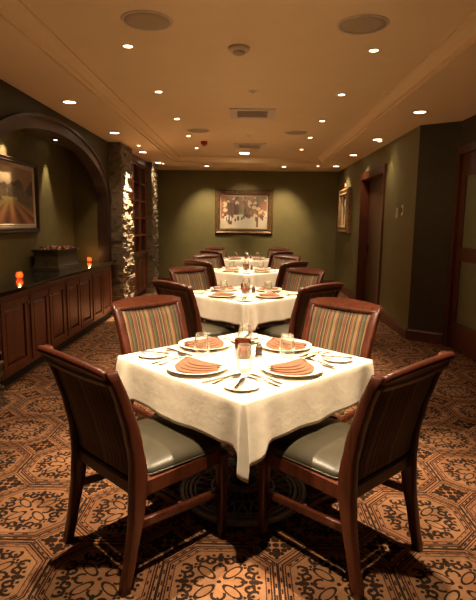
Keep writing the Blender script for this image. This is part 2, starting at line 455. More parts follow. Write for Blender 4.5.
# ------------------------------------------------------------------ counter and cabinets on the left
def cabinet(y0, y1, label, doors=2):
    t = thing('base_cabinet', label, 'cabinet', (XW+.001, y0, 0), 0, 'built-in base cabinets along the left wall')
    W = y1-y0; dx = XL-XW
    bm = bmesh.new()
    bk = -.001
    # carcass front frame standing proud of the wall (depth to the wall plane, deeper inside the niche)
    box(bm, 0, dx-.02, .002, W-.002, .10, .818)
    for a, b_ in ((.002, .03), (W-.03, W-.002), (W/2-.012, W/2+.012))[:doors+1]: box(bm, dx-.02, dx, a, b_, .10, .818)
    box(bm, dx-.02, dx, .03, W-.03, .765, .818); box(bm, dx-.02, dx, .03, W-.03, .10, .13)
    bm_obj('carcass', bm, M['cabwood'], t)
    bm = bmesh.new(); box(bm, 0, dx-.045, .002, W-.002, 0, .10); bm_obj('toe_kick', bm, M['toekick'], t)
    for k in range(doors):
        a = .03 if k == 0 else W/2+.012; b_ = W/2-.012 if k == 0 and doors == 2 else W-.03
        bm = bmesh.new(); s = .062; x0, x1 = dx-.016, dx+.010
        a += .003; b_ -= .003; z0, z1 = .133, .762
        box(bm, x0, x1, a, a+s, z0, z1, bev=.003); box(bm, x0, x1, b_-s, b_, z0, z1, bev=.003)
        box(bm, x0, x1, a+s, b_-s, z0, z0+s, bev=.003); box(bm, x0, x1, a+s, b_-s, z1-s, z1, bev=.003)
        # raised centre panel
        A, B, Z0, Z1 = a+s, b_-s, z0+s, z1-s; q = .03
        o_ = [(x0+.004, A, Z0), (x0+.004, B, Z0), (x0+.004, B, Z1), (x0+.004, A, Z1)]
        i_ = [(x1-.006, A+q, Z0+q), (x1-.006, B-q, Z0+q), (x1-.006, B-q, Z1-q), (x1-.006, A+q, Z1-q)]
        vo = [bm.verts.new(p) for p in o_]; vi = [bm.verts.new(p) for p in i_]
        for i in range(4): bm.faces.new((vo[i], vo[(i+1)%4], vi[(i+1)%4], vi[i]))
        bm.faces.new(vi); bm.faces.new(vo[::-1])
        d = bm_obj('door', bm, M['cabwood'], t)
        bm = bmesh.new(); lathe(bm, [(0, 0), (.006, 0), (.006, .012), (.015, .018), (.016, .026), (.010, .032), (0, .034)], 16)
        kn = bm_obj('knob', bm, M['knob'], d, True); kn.rotation_euler = (0, R(90), 0); kn.location = (dx+.010, (b_-.03) if k == 0 else (a+.03), .70)
names_ = ['nearest, cut by the left edge of the photo', 'second along from the near end, under the red votive', 'third along, below the dark footed box', 'fourth along, ending at the brightly lit stone column']
for k, (a, b_) in enumerate([(4.10, 4.68), (4.68, 5.66), (5.66, 6.64), (6.64, 7.62)]):
    cabinet(a, b_, ('cherry one-door' if k == 0 else 'cherry two-door')+' base cabinet, '+names_[k], 1 if k == 0 else 2)
cabinet(8.62, 9.50, 'cherry base cabinet with two doors just past the bright stone column')
cabinet(9.50, 10.38, 'cherry base cabinet with two doors reaching the far dim stone column')
bm = bmesh.new()
box(bm, NB, XW+.0, NY0, NY1, .80, .821)
box(bm, NB+.001, XL+.03, NY0+.002, NY1-.002, .822, ZCT, bev=.004)
box(bm, XW+.001, XL+.03, 3.2, NY0+.001, .822, ZCT); box(bm, XW+.001, XL+.03, NY1-.001, 7.84, .822, ZCT); box(bm, XW+.001, XL+.03, 8.62, 10.39, .822, ZCT, bev=.004)
tag(bm_obj('countertop', bm, M['granite']), 'long polished dark granite countertop along the left wall', 'countertop')
# solid base below niche
# stacked stone columns
def stone_column(y0, y1, label, seed):
    rn = random.Random(seed); bm = bmesh.new(); x0, x1 = XW+.003, -1.955
    box(bm, x0, x1-.012, y0+.012, y1-.012, 0, ZC-.002)
    z = .0
    while z < ZC-.02:
        h = rn.uniform(.022, .06); h = min(h, ZC-.003-z)
        if h < .012: break
        # +x face
        y = y0-.01
        while y < y1:
            w = rn.uniform(.09, .30); e = min(y+w, y1+rn.uniform(-.01, .012))
            if e-y > .03:
                pr = rn.uniform(-.004, .034)
                vv = box(bm, x1-.03, x1+pr, y+.002, e-.002, z+.002, z+h-.003, bev=.004)
                for q in vv:
                    if q.is_valid and q.co.x > x1-.02: q.co.x += rn.uniform(-.006, .006); q.co.z += rn.uniform(-.003, .003)
            y += w
        # near face
        x = x0
        while x < x1:
            w = rn.uniform(.07, .2); e = min(x+w, x1+.01)
            if e-x > .02: box(bm, x, e-.002, y0-rn.uniform(-.004, .03), y0+.03, z+.002, z+h-.003, bev=.004)
            x += w
        z += h
    tag(bm_obj('stone_column', bm, M['stone']), label, 'column', 'stacked stone columns on the left wall')
stone_column(3.10, 3.84, 'stacked stone column at the very left edge of the photo', 3)
stone_column(7.88, 8.60, 'stacked stone column brightly lit between the arch and the shelving', 5)
stone_column(10.40, 10.98, 'dim stacked stone column on the left nearest the far wall', 8)

# hutch between the columns
t = thing('wall_hutch', 'dark red-brown shelving hutch set between the two stone columns', 'shelving', (XW+.002, 8.66, ZCT))
W, Hh = 10.34-8.66, ZC-ZCT-.12
bm = bmesh.new(); box(bm, 0, .012, 0, W, 0, Hh); bm_obj('back_panel', bm, M['darkwood'], t)
for k in range(4):
    y = (W-.05)*k/3; bm = bmesh.new(); box(bm, .012, .075, y, y+.05, 0, Hh, bev=.003); bm_obj('upright', bm, M['cabwood'], t)
for k in range(6):
    z = (Hh-.03)*k/5
    bm = bmesh.new()
    for j in range(3):
        box(bm, .0125, .068, (W-.05)*j/3+.051, (W-.05)*(j+1)/3-.001, z, z+.03)
    bm_obj('shelf', bm, M['cabwood'], t)
bm = bmesh.new(); box(bm, 0, .10, -.01, W+.01, Hh+.001, Hh+.115, bev=.01); bm_obj('cornice', bm, M['cabwood'], t)

# ------------------------------------------------------------------ paintings
def painting(name, label, W, Hh, fn, frame_w, lin, fm, loc, rot, nx=64, depth=.05, crest=False):
    """local: x right, z up, faces -y"""
    t = thing(name, label, 'painting'); t.location = loc; t.rotation_euler = rot
    def fr(bm, w, h, fw, d0, d1, d2):
        # profile swept round rectangle : (inset, y)
        prof = [(0, 0), (0, -d0), (.25*fw, -d1), (.55*fw, -d2), (.8*fw, -d1), (fw, -d2*.6), (fw, 0)]
        rs = []
        for ins, y in prof:
            a, b_ = w/2-ins, h/2-ins
            rs.append([bm.verts.new(p) for p in ((-a, y, -b_), (a, y, -b_), (a, y, b_), (-a, y, b_))])
        for p, q in zip(rs, rs[1:]):
            for i in range(4): bm.faces.new((p[i], p[(i+1)%4], q[(i+1)%4], q[i]))
    bm = bmesh.new(); fr(bm, W, Hh, frame_w, depth*.6, depth, depth*.75); bm_obj('frame', bm, fm, t)
    w, h = W-2*frame_w, Hh-2*frame_w
    if lin:
        bm = bmesh.new(); fr(bm, w, h, lin, depth*.4, depth*.45, depth*.4); bm_obj('liner', bm, M['mat_ivory'], t); w -= 2*lin; h -= 2*lin
    ny = max(8, int(nx*h/w)); vs = []; fs = []
    for j in range(ny+1):
        for i in range(nx+1): vs.append((-w/2+w*i/nx, -.012, -h/2+h*j/ny))
    for j in range(ny):
        for i in range(nx): k = j*(nx+1)+i; fs.append((k, k+1, k+nx+2, k+nx+1))
    o = mesh_obj('canvas', vs, fs, M['canvas'], t)
    ca = o.data.color_attributes.new('paint', 'FLOAT_COLOR', 'POINT')
    for k, v in enumerate(vs):
        u_, v_ = (v[0]/w+.5), (v[2]/h+.5); c = fn(u_, v_); ca.data[k].color = (*c, 1)
    bm = bmesh.new(); box(bm, -w/2, w/2, -.011, -.002, -h/2, h/2); bm_obj('backing_board', bm, M['black'], t)
    if crest:
        bm = bmesh.new()
        tube(bm, [(-.10, -depth*.5, Hh/2-.01), (-.07, -depth*.5, Hh/2+.04), (-.02, -depth*.5, Hh/2+.06), (0, -depth*.5, Hh/2+.10), (.02, -depth*.5, Hh/2+.06), (.07, -depth*.5, Hh/2+.04), (.10, -depth*.5, Hh/2-.01)], .018)
        bm_obj('crest', bm, fm, t, True)
    return t
prn = random.Random(11)
blobs = [(prn.random(), prn.random(), prn.uniform(.02, .07), prn.random()) for _ in range(150)]
def lerp(a, b, t): t = max(0, min(1, t)); return tuple(p+(q-p)*t for p, q in zip(a, b))
def paint_street(u, v):
    c = lerp((.50, .42, .27), (.20, .15, .07), v*1.5)                       # pale ground to sky
    if v > .42 and u < .38: c = lerp((.07, .04, .02), (.20, .07, .04), (u*7) % 1)
    if v < .42: c = lerp((.72, .66, .50), (.45, .36, .22), abs(u-.5)*1.4)
    if v > .48 and .38 < u < .62: c = lerp((.30, .22, .10), (.14, .12, .05), abs(u-.5)*8)
    if .16 < u < .24 and v > .1: c = (.10, .055, .03)                        # trunk
    if .50 < u < .545 and v > .35: c = (.10, .08, .04)
    if .77 < u < .82 and v > .02: c = (.16, .09, .05)
    if u < .08 and v > .3: c = (.28, .08, .05)
    for bx, by, br, bc in blobs:
        yy = .35+by*.65
        if (u-bx)**2+(v-yy)**2*.7 < (br*.75)**2 and (bx > .55 or by > .6 or bx < .12):
            c = lerp((.42, .12, .05), (.10, .10, .04), bc) if bc < .75 else (.62, .50, .30)
    for bx, by, br, bc in blobs[:34]:
        if abs(u-bx) < .012+br*.1 and abs(v-(.20+by*.22)) < .03+br*.5: c = (.12, .06, .04) if bc < .5 else (.70, .60, .45)
    return c
def paint_field(u, v):
    cx = .5; hz = .42
    if v < hz:                                                               # furrows running to the horizon
        a = (u-cx)/(hz-v+.06); s = math.sin(a*9)
        c = lerp((.10, .035, .02), (.42, .17, .06), s*.5+.5); c = lerp(c, (.30, .22, .06), (v/hz)**3)
        if abs(a) > 2.1: c = lerp((.06, .05, .03), (.15, .10, .07), math.sin(a*14)*.5+.5)
        return c
    g = math.exp(-((u-.42)**2/.03+(v-.95)**2/.05))
    c = lerp((.16, .09, .05), (.30, .19, .10), v); c = lerp(c, (.80, .62, .36), g)
    for bx, by, br, bc in blobs:
        yy = .38+by*.36
        if (u-bx)**2+(v-yy)**2 < (br*1.1)**2 and abs(bx-.45) > .05*by: c = lerp((.04, .035, .02), (.16, .10, .05), bc)
    if abs(u-.5) < .16 and .40 < v < .47: c = (.34, .26, .09)
    return c
def paint_portrait(u, v):
    c = (.05, .03, .02)
    if (u-.5)**2/.05+(v-.62)**2/.05 < 1: c = (.55, .38, .20)
    if (u-.48)**2/.12+(v-.15)**2/.10 < 1: c = (.50, .30, .16)
    if (u-.3)**2+(v-.8)**2 < .02: c = (.65, .50, .30)
    return c
painting('framed_painting', 'gold-framed street scene painting centred on the far green wall', 1.355, 1.015, paint_street, .125, .022, M['bronzeframe'], (-.088, YB-.001, 1.715), (0, 0, 0), 90, .07)
painting('framed_painting', 'dark-framed landscape with furrows and cream liner above the granite counter', 1.42, .84, paint_field, .06, .045, M['darkframe'], (NB+.001, 5.64, 1.735), (0, 0, R(90)), 80, .05)
painting('framed_painting', 'deep dark-framed portrait-shaped picture with gilt crest on the right wall', .98, .92, paint_portrait, .15, .02, M['goldframe'], (XR-.001, 10.78, 1.74), (0, 0, R(-90)), 40, .10, True)

# ------------------------------------------------------------------ counter items
def votive(loc, label, gm, r=.038, h=.07):
    t = thing('votive_candle', label, 'candle', loc)
    bm = bmesh.new(); lathe(bm, [(0, 0), (r*.7, 0), (r*.95, h*.2), (r, h*.55), (r*.82, h), (r*.76, h), (r*.93, h*.55), (r*.86, h*.2), (r*.6, .008), (0, .008)], 24)
    bm_obj('glass_cup', bm, gm, t, True)
    bm = bmesh.new(); lathe(bm, [(0, .009), (r*.58, .009), (r*.62, h*.35), (0, h*.35)], 16); bm_obj('wax', bm, M['wax'], t)
    bm = bmesh.new(); lathe(bm, [(0, h*.36), (.006, h*.42), (.008, h*.52), (.004, h*.68), (0, h*.8)], 10); bm_obj('flame', bm, M['flame'], t, True)
    L = bpy.data.lights.new('candle_light', 'POINT'); L.energy = .5; L.color = (1, .45, .15); L.shadow_soft_size = .01
    lo = bpy.data.objects.new('candle_glow', L); C.objects.link(lo); lo.parent = t; lo.location = (0, 0, h+.03)
    return t
votive((-2.36, 5.16, ZCT), 'glowing red glass votive near the left edge of the granite counter', M['redglass'])
votive((-2.36, 7.50, ZCT), 'glowing red glass votive beyond the dark box near the niche end', M['redglass'])
t = thing('footed_box', 'dark footed box with flared rim on the granite counter under the arch', 'box', (-2.44, 6.42, ZCT))
bm = bmesh.new()
prof = [(1, 0), (1, .03), (.94, .04), (.90, .06), (.86, .10), (.84, .17), (.90, .215), (1.0, .235), (1.02, .25), (.96, .252), (.90, .235), (.88, .22)]
prev = None
for s, z in prof:
    hx, hy = .165*s, .37*(1-(1-s)*.5)
    ring = [bm.verts.new(p) for p in ((-hx, -hy, z), (hx, -hy, z), (hx, hy, z), (-hx, hy, z))]
    if prev:
        for i in range(4): bm.faces.new((prev[i], prev[(i+1)%4], ring[(i+1)%4], ring[i]))
    else: bm.faces.new(ring[::-1])
    prev = ring
bm.faces.new(prev); bm_obj('body', bm, M['boxbody'], t)
bm = bmesh.new()
for k in range(120):
    mi = 1 if rnd.random() < .25 else 0
    x, y = rnd.uniform(-.125, .125), rnd.uniform(-.31, .31)
    s = rnd.uniform(.012, .028)
    r_ = bmesh.ops.create_icosphere(bm, subdivisions=1, radius=s, matrix=Matrix.Translation((x, y, .232+rnd.uniform(0, .028))) @ Matrix.Rotation(rnd.random()*3, 4, 'X') @ Matrix.Diagonal((1, 1.4, .6, 1)))
    for f in {f for v_ in r_['verts'] for f in v_.link_faces}: f.material_index = mi
pp = bm_obj('dried_petals', bm, [M['potpourri'], M['petal_gold']], t); pp['kind'] = 'stuff'

for y, z, nm, lb, w in ((7.13, 1.625, 'light_switch', 'small ivory light switch plate on the right wall nearer the door', .075), (6.90, 1.655, 'thermostat', 'small ivory thermostat on the right wall nearer the corner', .06)):
    t = thing(nm, lb, nm.replace('_', ' '), (XR, y, z), 0)
    bm = bmesh.new(); box(bm, -.014, -.001, -w/2, w/2, -.07, .07, bev=.003); bm_obj('plate', bm, M['switch'], t)
    bm = bmesh.new(); box(bm, -.022, -.0145, -.014, .014, -.03, .03, bev=.002); bm_obj('toggle' if nm[0] == 'l' else 'display', bm, M['black'] if nm[0] == 't' else M['switch'], t)

# ------------------------------------------------------------------ ceiling fittings
WARM = (1, .76, .50)
def spot(parent, e, size, blend, z=-.02, col=WARM, soft=.035, rot=(0, 0, 0), name='lamp_light'):
    L = bpy.data.lights.new(name, 'SPOT'); L.energy = e; L.spot_size = R(size); L.spot_blend = blend; L.color = col; L.shadow_soft_size = soft
    o = bpy.data.objects.new(name, L); C.objects.link(o); o.parent = parent; o.location = (0, 0, z); o.rotation_euler = rot; return o
def downlight(x, y, z, r, label, e, size, grp, wide=False, rot=(0, 0, 0), soft=.03, blend=.7):
    t = thing('recessed_downlight', label, 'ceiling light', (x, y, z), 0, grp)
    bm = bmesh.new(); lathe(bm, [(r*.72, -.001), (r*.76, -.006), (r, -.005), (r*1.02, -.001), (r*1.02, .0)], 28); bm_obj('trim_ring', bm, M['trimwhite'], t, True)
    bm = bmesh.new(); lathe(bm, [(0, -.0025), (r*.70, -.0025), (r*.70, -.0005), (0, -.0005)], 24); bm_obj('lens', bm, M['bulbwide' if wide else 'bulb'], t)
    spot(t, e, size, blend, -.025, soft=soft, rot=rot)
    return t
o8 = ['nearest the camera', 'second from the camera', 'third from the camera', 'fourth from the camera', 'fifth, farthest from the camera']
ycs = [4.0, 5.32, 6.65, 7.9, 9.15]
tyc = [2.58, 2.58, 5.06, 5.06, 7.62, 7.62, 10.12]
def aimed(x, y, label, e, size, ty=None, tx=0):
    t = downlight(x, y, ZT, .046, label, e, size, 'small downlights of the raised ceiling', blend=1)
    lo = [c for c in t.children if c.type == 'LIGHT'][0]
    if ty is not None:
        d = Vector((tx, ty, .75))-Vector((x, y, ZT)); lo.rotation_mode = 'QUATERNION'; lo.rotation_quaternion = d.to_track_quat('-Z', 'Y')
tgt = [4.6, 5.06, 7.2, 7.62, 10.1]
for s, sd in ((-1, 'left'), (1, 'right')):
    for k, y in enumerate(ycs):
        aimed(s*.915+(.02 if s > 0 else 0), y+(.06 if s > 0 else 0), f'small round downlight in the {sd} row of the raised ceiling, {o8[k]}', [150, 150, 150, 150, 150][k], 70, tgt[k], s*.25)
for x, y, sd in ((-.9, 2.45, 'left'), (.93, 2.45, 'right')):
    aimed(x, y, f'small round downlight above the nearest table on the {sd}, out of the frame', 255, 70, 2.66, x*.3)
aimed(0, 1.3, 'small round downlight in front of the nearest table, above the camera', 130, 70, 2.3, 0)
for s, sd, ys in ((-1, 'left', [5.34, 7.10, 8.97, 10.5]), (1, 'right', [5.67, 7.45, 9.1, 10.83])):
    for k, y in enumerate(ys):
        downlight(s*1.83, y, ZC, .085, f'wide round recessed light in the {sd} ceiling border, {["nearest the camera","second from the camera","third from the camera","farthest from the camera"][k]}',
                  ([20, 24, 30, 30] if s < 0 else [4, 6, 20, 30])[k], 120, 'wide recessed lights of the ceiling border', True, soft=.07, blend=1)
for x, sd in ((-.887, 'left'), (.76, 'right')):
    t = downlight(x, 11.02, ZC, .07, f'recessed light in the border before the far wall, {sd} of the painting', 75, 60, 'recessed lights before the far wall', True, soft=.05, blend=.9)
    lo = [c for c in t.children if c.type == 'LIGHT'][0]; lo.rotation_mode = 'QUATERNION'
    lo.rotation_quaternion = (Vector((x*1.08, YB, 1.55))-Vector((x, 11.02, ZC))).to_track_quat('-Z', 'Y')

def speaker(x, y, label, r=.165):
    t = thing('ceiling_speaker', label, 'speaker', (x, y, ZT), 0, 'round ceiling speakers')
    bm = bmesh.new(); lathe(bm, [(r*.9, -.001), (r*.92, -.010), (r, -.008), (r*1.03, -.001)], 36); bm_obj('rim', bm, M['trimwhite'], t, True)
    bm = bmesh.new(); lathe(bm, [(0, -.009), (r*.6, -.009), (r*.9, -.007), (r*.9, -.001), (0, -.001)], 36); bm_obj('grille', bm, M['grille'], t, True)
speaker(-.676, 3.516, 'round ceiling speaker nearest the camera on the left'); speaker(.742, 3.565, 'round ceiling speaker nearest the camera on the right')
speaker(-.724, 7.45, 'round ceiling speaker farther back on the left'); speaker(.68, 7.53, 'round ceiling speaker farther back on the right')
t = thing('smoke_detector', 'round ceiling smoke detector between the near downlights', 'smoke detector', (-.083, 4.02, ZT))
bm = bmesh.new(); lathe(bm, [(.0, -.05), (.035, -.05), (.04, -.045), (.045, -.03), (.072, -.028), (.08, -.018), (.082, -.001), (0, -.001)], 32); bm_obj('housing', bm, M['trimwhite'], t, True)
bm = bmesh.new(); lathe(bm, [(.046, -.031), (.0465, -.044), (.041, -.047), (.03, -.052), (0, -.052), (0, -.0505), (.029, -.0505)], 32); bm_obj('sensor_slots', bm, M['grille'], t)
def vent(x, y, w, d, label):
    t = thing('ceiling_vent', label, 'air vent', (x, y, ZT), 0, 'ceiling air vents')
    bm = bmesh.new(); f = .09
    for a in ((-w, w, -d, -d+f), (-w, w, d-f, d), (-w, -w+f, -d+f, d-f), (w-f, w, -d+f, d-f)): box(bm, *a, -.012, -.001, bev=.003)
    bm_obj('frame', bm, M['trimwhite'], t)
    bm = bmesh.new(); box(bm, -w+f, w-f, -d+f, d-f, -.004, -.001); bm_obj('duct_opening', bm, M['grille'], t)
    for k in range(7):
        yy = -d+f+(2*d-2*f)*(k+.5)/7; bm = bmesh.new()
        box(bm, -w+f+.001, w-f-.001, -.008, .008, -.002, .002, M=Matrix.Translation((0, yy, -.012)) @ Matrix.Rotation(R(35), 4, 'X')); bm_obj('slat', bm, M['trimwhite'], t)
vent(.04, 6.30, .27, .27, 'square ceiling vent nearer the camera'); vent(.02, 8.80, .27, .27, 'square ceiling vent farther back before the far wall')
t = thing('fire_strobe', 'small red fire alarm strobe on the ceiling near the left row', 'alarm', (-.72, 8.42, ZT))
bm = bmesh.new(); box(bm, -.05, .05, -.05, .05, -.05, -.001, bev=.01); bm_obj('housing', bm, M['red'], t)
bm = bmesh.new(); lathe(bm, [(0, -.075), (.02, -.072), (.028, -.051), (0, -.051)], 16); bm_obj('lens', bm, M['redglass'], t, True)
for x, y, w_ in ((.036, 5.27, 'nearer'), (.004, 7.85, 'farther')):
    t = thing('sprinkler_head', f'tiny ceiling sprinkler cover, the {w_} one on the centre line', 'sprinkler', (x, y, ZT), 0, 'ceiling sprinklers')
    bm = bmesh.new(); lathe(bm, [(0, -.010), (.036, -.010), (.042, -.006), (.042, -.001), (0, -.001)], 24); bm_obj('cover_plate', bm, M['trimwhite'], t, True)
    bm = bmesh.new(); lathe(bm, [(0, -.02), (.012, -.02), (.012, -.0105), (0, -.0105)], 12); bm_obj('deflector', bm, M['trimwhite'], t, True)

# accent lamps: painting on the far wall, niche spots, column graze
def aim(o, target):
    d = Vector(target)-o.matrix_world.translation if False else None
def accent(x, y, z, target, e, size, label, r=.04, blend=.6, soft=.02, mat='bulb'):
    t = thing('accent_spotlight', label, 'ceiling light', (x, y, z), 0, 'small accent spotlights')
    bm = bmesh.new(); lathe(bm, [(r*.75, -.001), (r*.8, -.006), (r, -.005), (r*1.02, -.001)], 24); bm_obj('trim_ring', bm, M['trimwhite'], t, True)
    bm = bmesh.new(); lathe(bm, [(0, -.0025), (r*.72, -.0025), (r*.72, -.0005), (0, -.0005)], 20); bm_obj('lens', bm, M[mat], t)
    o = spot(t, e, size, blend, -.03, soft=soft)
    d = Vector(target)-Vector((x, y, z-.03)); o.rotation_mode = 'QUATERNION'; o.rotation_quaternion = d.to_track_quat('-Z', 'Y')
M['bulbhot'] = emis('hot_lamp_bulb', (1, .85, .6), 60)
accent(-.08, 9.75, ZT, (-.08, YB, 1.80), 55, 30, 'bright accent spotlight aimed at the far painting', .12, mat='bulbhot')
accent(-2.50, 5.62, 2.50, (-2.66, 5.50, 1.9), 34, 44, 'niche spotlight over the landscape painting')
accent(-2.50, 6.72, 2.50, (-2.66, 6.72, 1.3), 30, 40, 'niche spotlight right of the landscape painting')
accent(-1.74, 8.22, ZC, (-1.955, 8.24, 0.6), 850, 44, 'accent spotlight grazing the bright stone column', .04)
accent(-1.82, 3.62, ZC, (-1.92, 3.60, 0.9), 60, 36, 'accent spotlight grazing the stone column at the photo left edge', .04)
accent(-1.76, 10.66, ZC, (-1.955, 10.66, 0.7), 70, 40, 'accent spotlight grazing the far stone column', .04)
accent(1.90, 7.60, ZC, (2.083, 7.62, 1.9), 5, 50, 'accent spotlight washing the right wall beside the door', .04)
accent(1.45, 10.80, ZC, (2.083, 10.75, 1.8), 22, 40, 'accent spotlight aimed at the picture on the right wall', .04)

# ------------------------------------------------------------------ dining chair
def prof_back(z):
    pts = [(0, 0.0), (.12, .028), (.30, .062), (.42, .075), (.52, .072), (.66, .045), (.80, .002), (.90, -.040), (.97, -.080)]
    for (z0, y0_), (z1, y1_) in zip(pts, pts[1:]):
        if z <= z1: 
            f = (z-z0)/(z1-z0); f = f*f*(3-2*f)*.35+f*.65; return y0_+(y1_-y0_)*f
    return pts[-1][1]
def bow(x, z): return -.020*(1-min(1, (x/.235)**2))*max(0, min(1, (z-.42)/.25))
HWX = .2325
def stile_x(z): return HWX+ .020*max(0, (z-.42)/.5)
def make_chair():
    t = thing('dining_chair', 'x', 'chair')
    W_ = M['chairwood']
    for s in (-1, 1):
        bm = bmesh.new(); pts = []; secs = []
        for k in range(23):
            z = .925*k/22
            w = .019+.006*min(1, z/.45); d = .020+.013*math.exp(-((z-.44)/.2)**2)+.004*(z > .6)
            sec = [Vector((a, b_, 0)) for a, b_ in rrect(w, d, .35)]
            pts.append((s*stile_x(z), prof_back(z), z)); secs.append(sec)
        sweep(bm, pts, secs); bm_obj('back_leg', bm, W_, t)
        bm = bmesh.new(); pts = []; secs = []
        for k in range(9):
            z = .425*k/8; w = .016+.008*(z/.425)
            pts.append((s*(.238-.004*(1-z/.425)), .525+.006*(1-z/.425), z)); secs.append([Vector((a, b_, 0)) for a, b_ in rrect(w, w, .3)])
        sweep(bm, pts, secs); bm_obj('front_leg', bm, W_, t)
        # side stretcher
        bm = bmesh.new(); n = 8
        sweep(bm, [(s*(HWX+(.236-HWX)*i/n), .085+.42*i/n, .262-.03*i/n) for i in range(n+1)], [[Vector((a, 0, b_)) for a, b_ in rrect(.011, .019, .5)] for i in range(n+1)])
        bm_obj('side_stretcher', bm, W_, t)
    bm = bmesh.new(); sweep(bm, [(-.222+.444*i/6, .30, .245) for i in range(7)], [[Vector((0, a, b_)) for a, b_ in rrect(.011, .017, .5)] for i in range(7)]); bm_obj('cross_stretcher', bm, W_, t)
    # seat frame
    bm = bmesh.new()
    for s in (-1, 1): 
        x0, x1 = sorted((s*.216, s*.243)); box(bm, x0, x1, .10, .505, .375, .438, bev=.004)
    box(bm, -.216, .216, .512, .540, .375, .438, bev=.004); box(bm, -.214, .214, .055, .085, .385, .44, bev=.004)
    bm_obj('seat_frame', bm, W_, t)
    # seat cushion
    bm = bmesh.new(); N = 20; grid = {}
    def cush(u, v):
        y = .10+.455*(v*.5+.5); hw = .222+.026*(v*.5+.5)
        x = hw*u
        # round the corners in plan
        k = .06; m2 = max(0, abs(u)-.8)/.2*max(0, abs(v)-.8)/.2
        x *= 1-.10*m2; y = .3275+(y-.3275)*(1-.10*m2)
        e = 1-max(abs(u), abs(v))**6; cr = (1-u*u)*(1-v*v)
        return x, y, .447+.036*max(0, e)**.5+.022*cr**.6
    for j in range(N+1):
        for i in range(N+1):
            u = math.sin((i/N-.5)*math.pi); v = math.sin((j/N-.5)*math.pi)
            grid[i, j] = bm.verts.new(cush(u, v))
    for j in range(N):
        for i in range(N): bm.faces.new((grid[i, j], grid[i+1, j], grid[i+1, j+1], grid[i, j+1]))
    per = [grid[i, 0] for i in range(N)]+[grid[N, j] for j in range(N)]+[grid[i, N] for i in range(N, 0, -1)]+[grid[0, j] for j in range(N, 0, -1)]
    low = [bm.verts.new((v.co.x*.985, v.co.y, .4385)) for v in per]
    for i in range(len(per)): bm.faces.new((per[i], low[i], low[(i+1)%len(per)], per[(i+1)%len(per)]))
    bm.faces.new(low); seat = bm_obj('seat_cushion', bm, M['leather'], t, True)
    bm = bmesh.new(); tube(bm, [(v[0]*1.0, v[1], .447) for v in [cush(math.cos(a)/max(abs(math.cos(a)), abs(math.sin(a))), math.sin(a)/max(abs(math.cos(a)), abs(math.sin(a)))) for a in [2*math.pi*i/64 for i in range(64)]]], .0045, 6, True)
    bm_obj('piping', bm, M['leather'], seat, True)
    # upholstered back
    bm = bmesh.new(); NX, NZ = 16, 18; th = .021
    F = {}; B = {}
    def ztop(x): return .890
    for j in range(NZ+1):
        for i in range(NX+1):
            uu = -1+2*i/NX; f = j/NZ
            z = .452+(ztop(uu*.21)-.452)*f; x = uu*(stile_x(z)-.024)
            pad = .010*(1-uu**4)*(1-(2*f-1)**4)
            y = prof_back(z)+bow(x, z)
            F[i, j] = bm.verts.new((x, y+th*.75+pad, z)); B[i, j] = bm.verts.new((x, y-th*.75-pad*.3, z))
    for j in range(NZ):
        for i in range(NX):
            bm.faces.new((F[i,j], F[i,j+1], F[i+1,j+1], F[i+1,j])); bm.faces.new((B[i,j], B[i+1,j], B[i+1,j+1], B[i,j+1]))
    for i in range(NX): bm.faces.new((F[i,0], F[i+1,0], B[i+1,0], B[i,0])); bm.faces.new((F[i,NZ], B[i,NZ], B[i+1,NZ], F[i+1,NZ]))
    for j in range(NZ): bm.faces.new((F[0,j], B[0,j], B[0,j+1], F[0,j+1])); bm.faces.new((F[NX,j], F[NX,j+1], B[NX,j+1], B[NX,j]))
    back = bm_obj('backrest', bm, M['stripes'], t, True)
    loop = []
    for i in range(0, NX+1): loop.append((i, 0))
    for j in range(1, NZ+1): loop.append((NX, j))
    for i in range(NX-1, -1, -1): loop.append((i, NZ))
    for j in range(NZ-1, 0, -1): loop.append((0, j))
    def P_(i, j, s):
        uu = -1+2*i/NX; z = .452+(ztop(uu*.21)-.452)*j/NZ; x = uu*(stile_x(z)-.026); return (x, prof_back(z)+bow(x, z)+s*th*.80, z)
    for s in (-1, 1):
        bm = bmesh.new(); tube(bm, [P_(i, j, s) for i, j in loop], .0042, 6, True); bm_obj('nailhead_trim', bm, M['black'], back, True)
    # crest rail: straight front edge, top sloping up to a bowed roll at the back
    bm = bmesh.new(); pts = []; secs = []
    n = 24; y0_ = prof_back(.89)
    for k in range(n+1):
        x = -.268+.536*k/n; a = 1-(x/.268)**2
        yb, zb, q = -.038-.026*a, .917+.020*a, .0165
        end = 1 if 0 < k < n else .8
        shape = [(.021, .883), (.0235, .900), (.018, .907), (-.008, .912+.010*a), (yb+.3*q, zb+q*.95), (yb-.4*q, zb+q*.92), (yb-.9*q, zb+q*.4), (yb-q, zb-.2*q), (yb-.6*q, zb-.8*q), (yb+.2*q, zb-q), (-.030-.022*a, .885), (-.026-.020*a, .866)]
        pts.append((x, y0_, 0)); cyy = sum(p[0] for p in shape)/12; czz = sum(p[1] for p in shape)/12
        secs.append([Vector((0, cyy+(yy-cyy)*end, czz+(zz-czz)*end)) for yy, zz in shape])
    sweep(bm, pts, secs)
    bm_obj('crest_rail', bm, W_, t)
    # bottom rail of the back
    bm = bmesh.new(); sweep(bm, [(-.213+.426*i/8, prof_back(.43)+bow(-.213+.426*i/8, .43), .425) for i in range(9)], [[Vector((0, a, b_)) for a, b_ in rrect(.017, .025, .3)] for i in range(9)]); bm_obj('back_rail', bm, W_, t)
    return t
chair = make_chair()

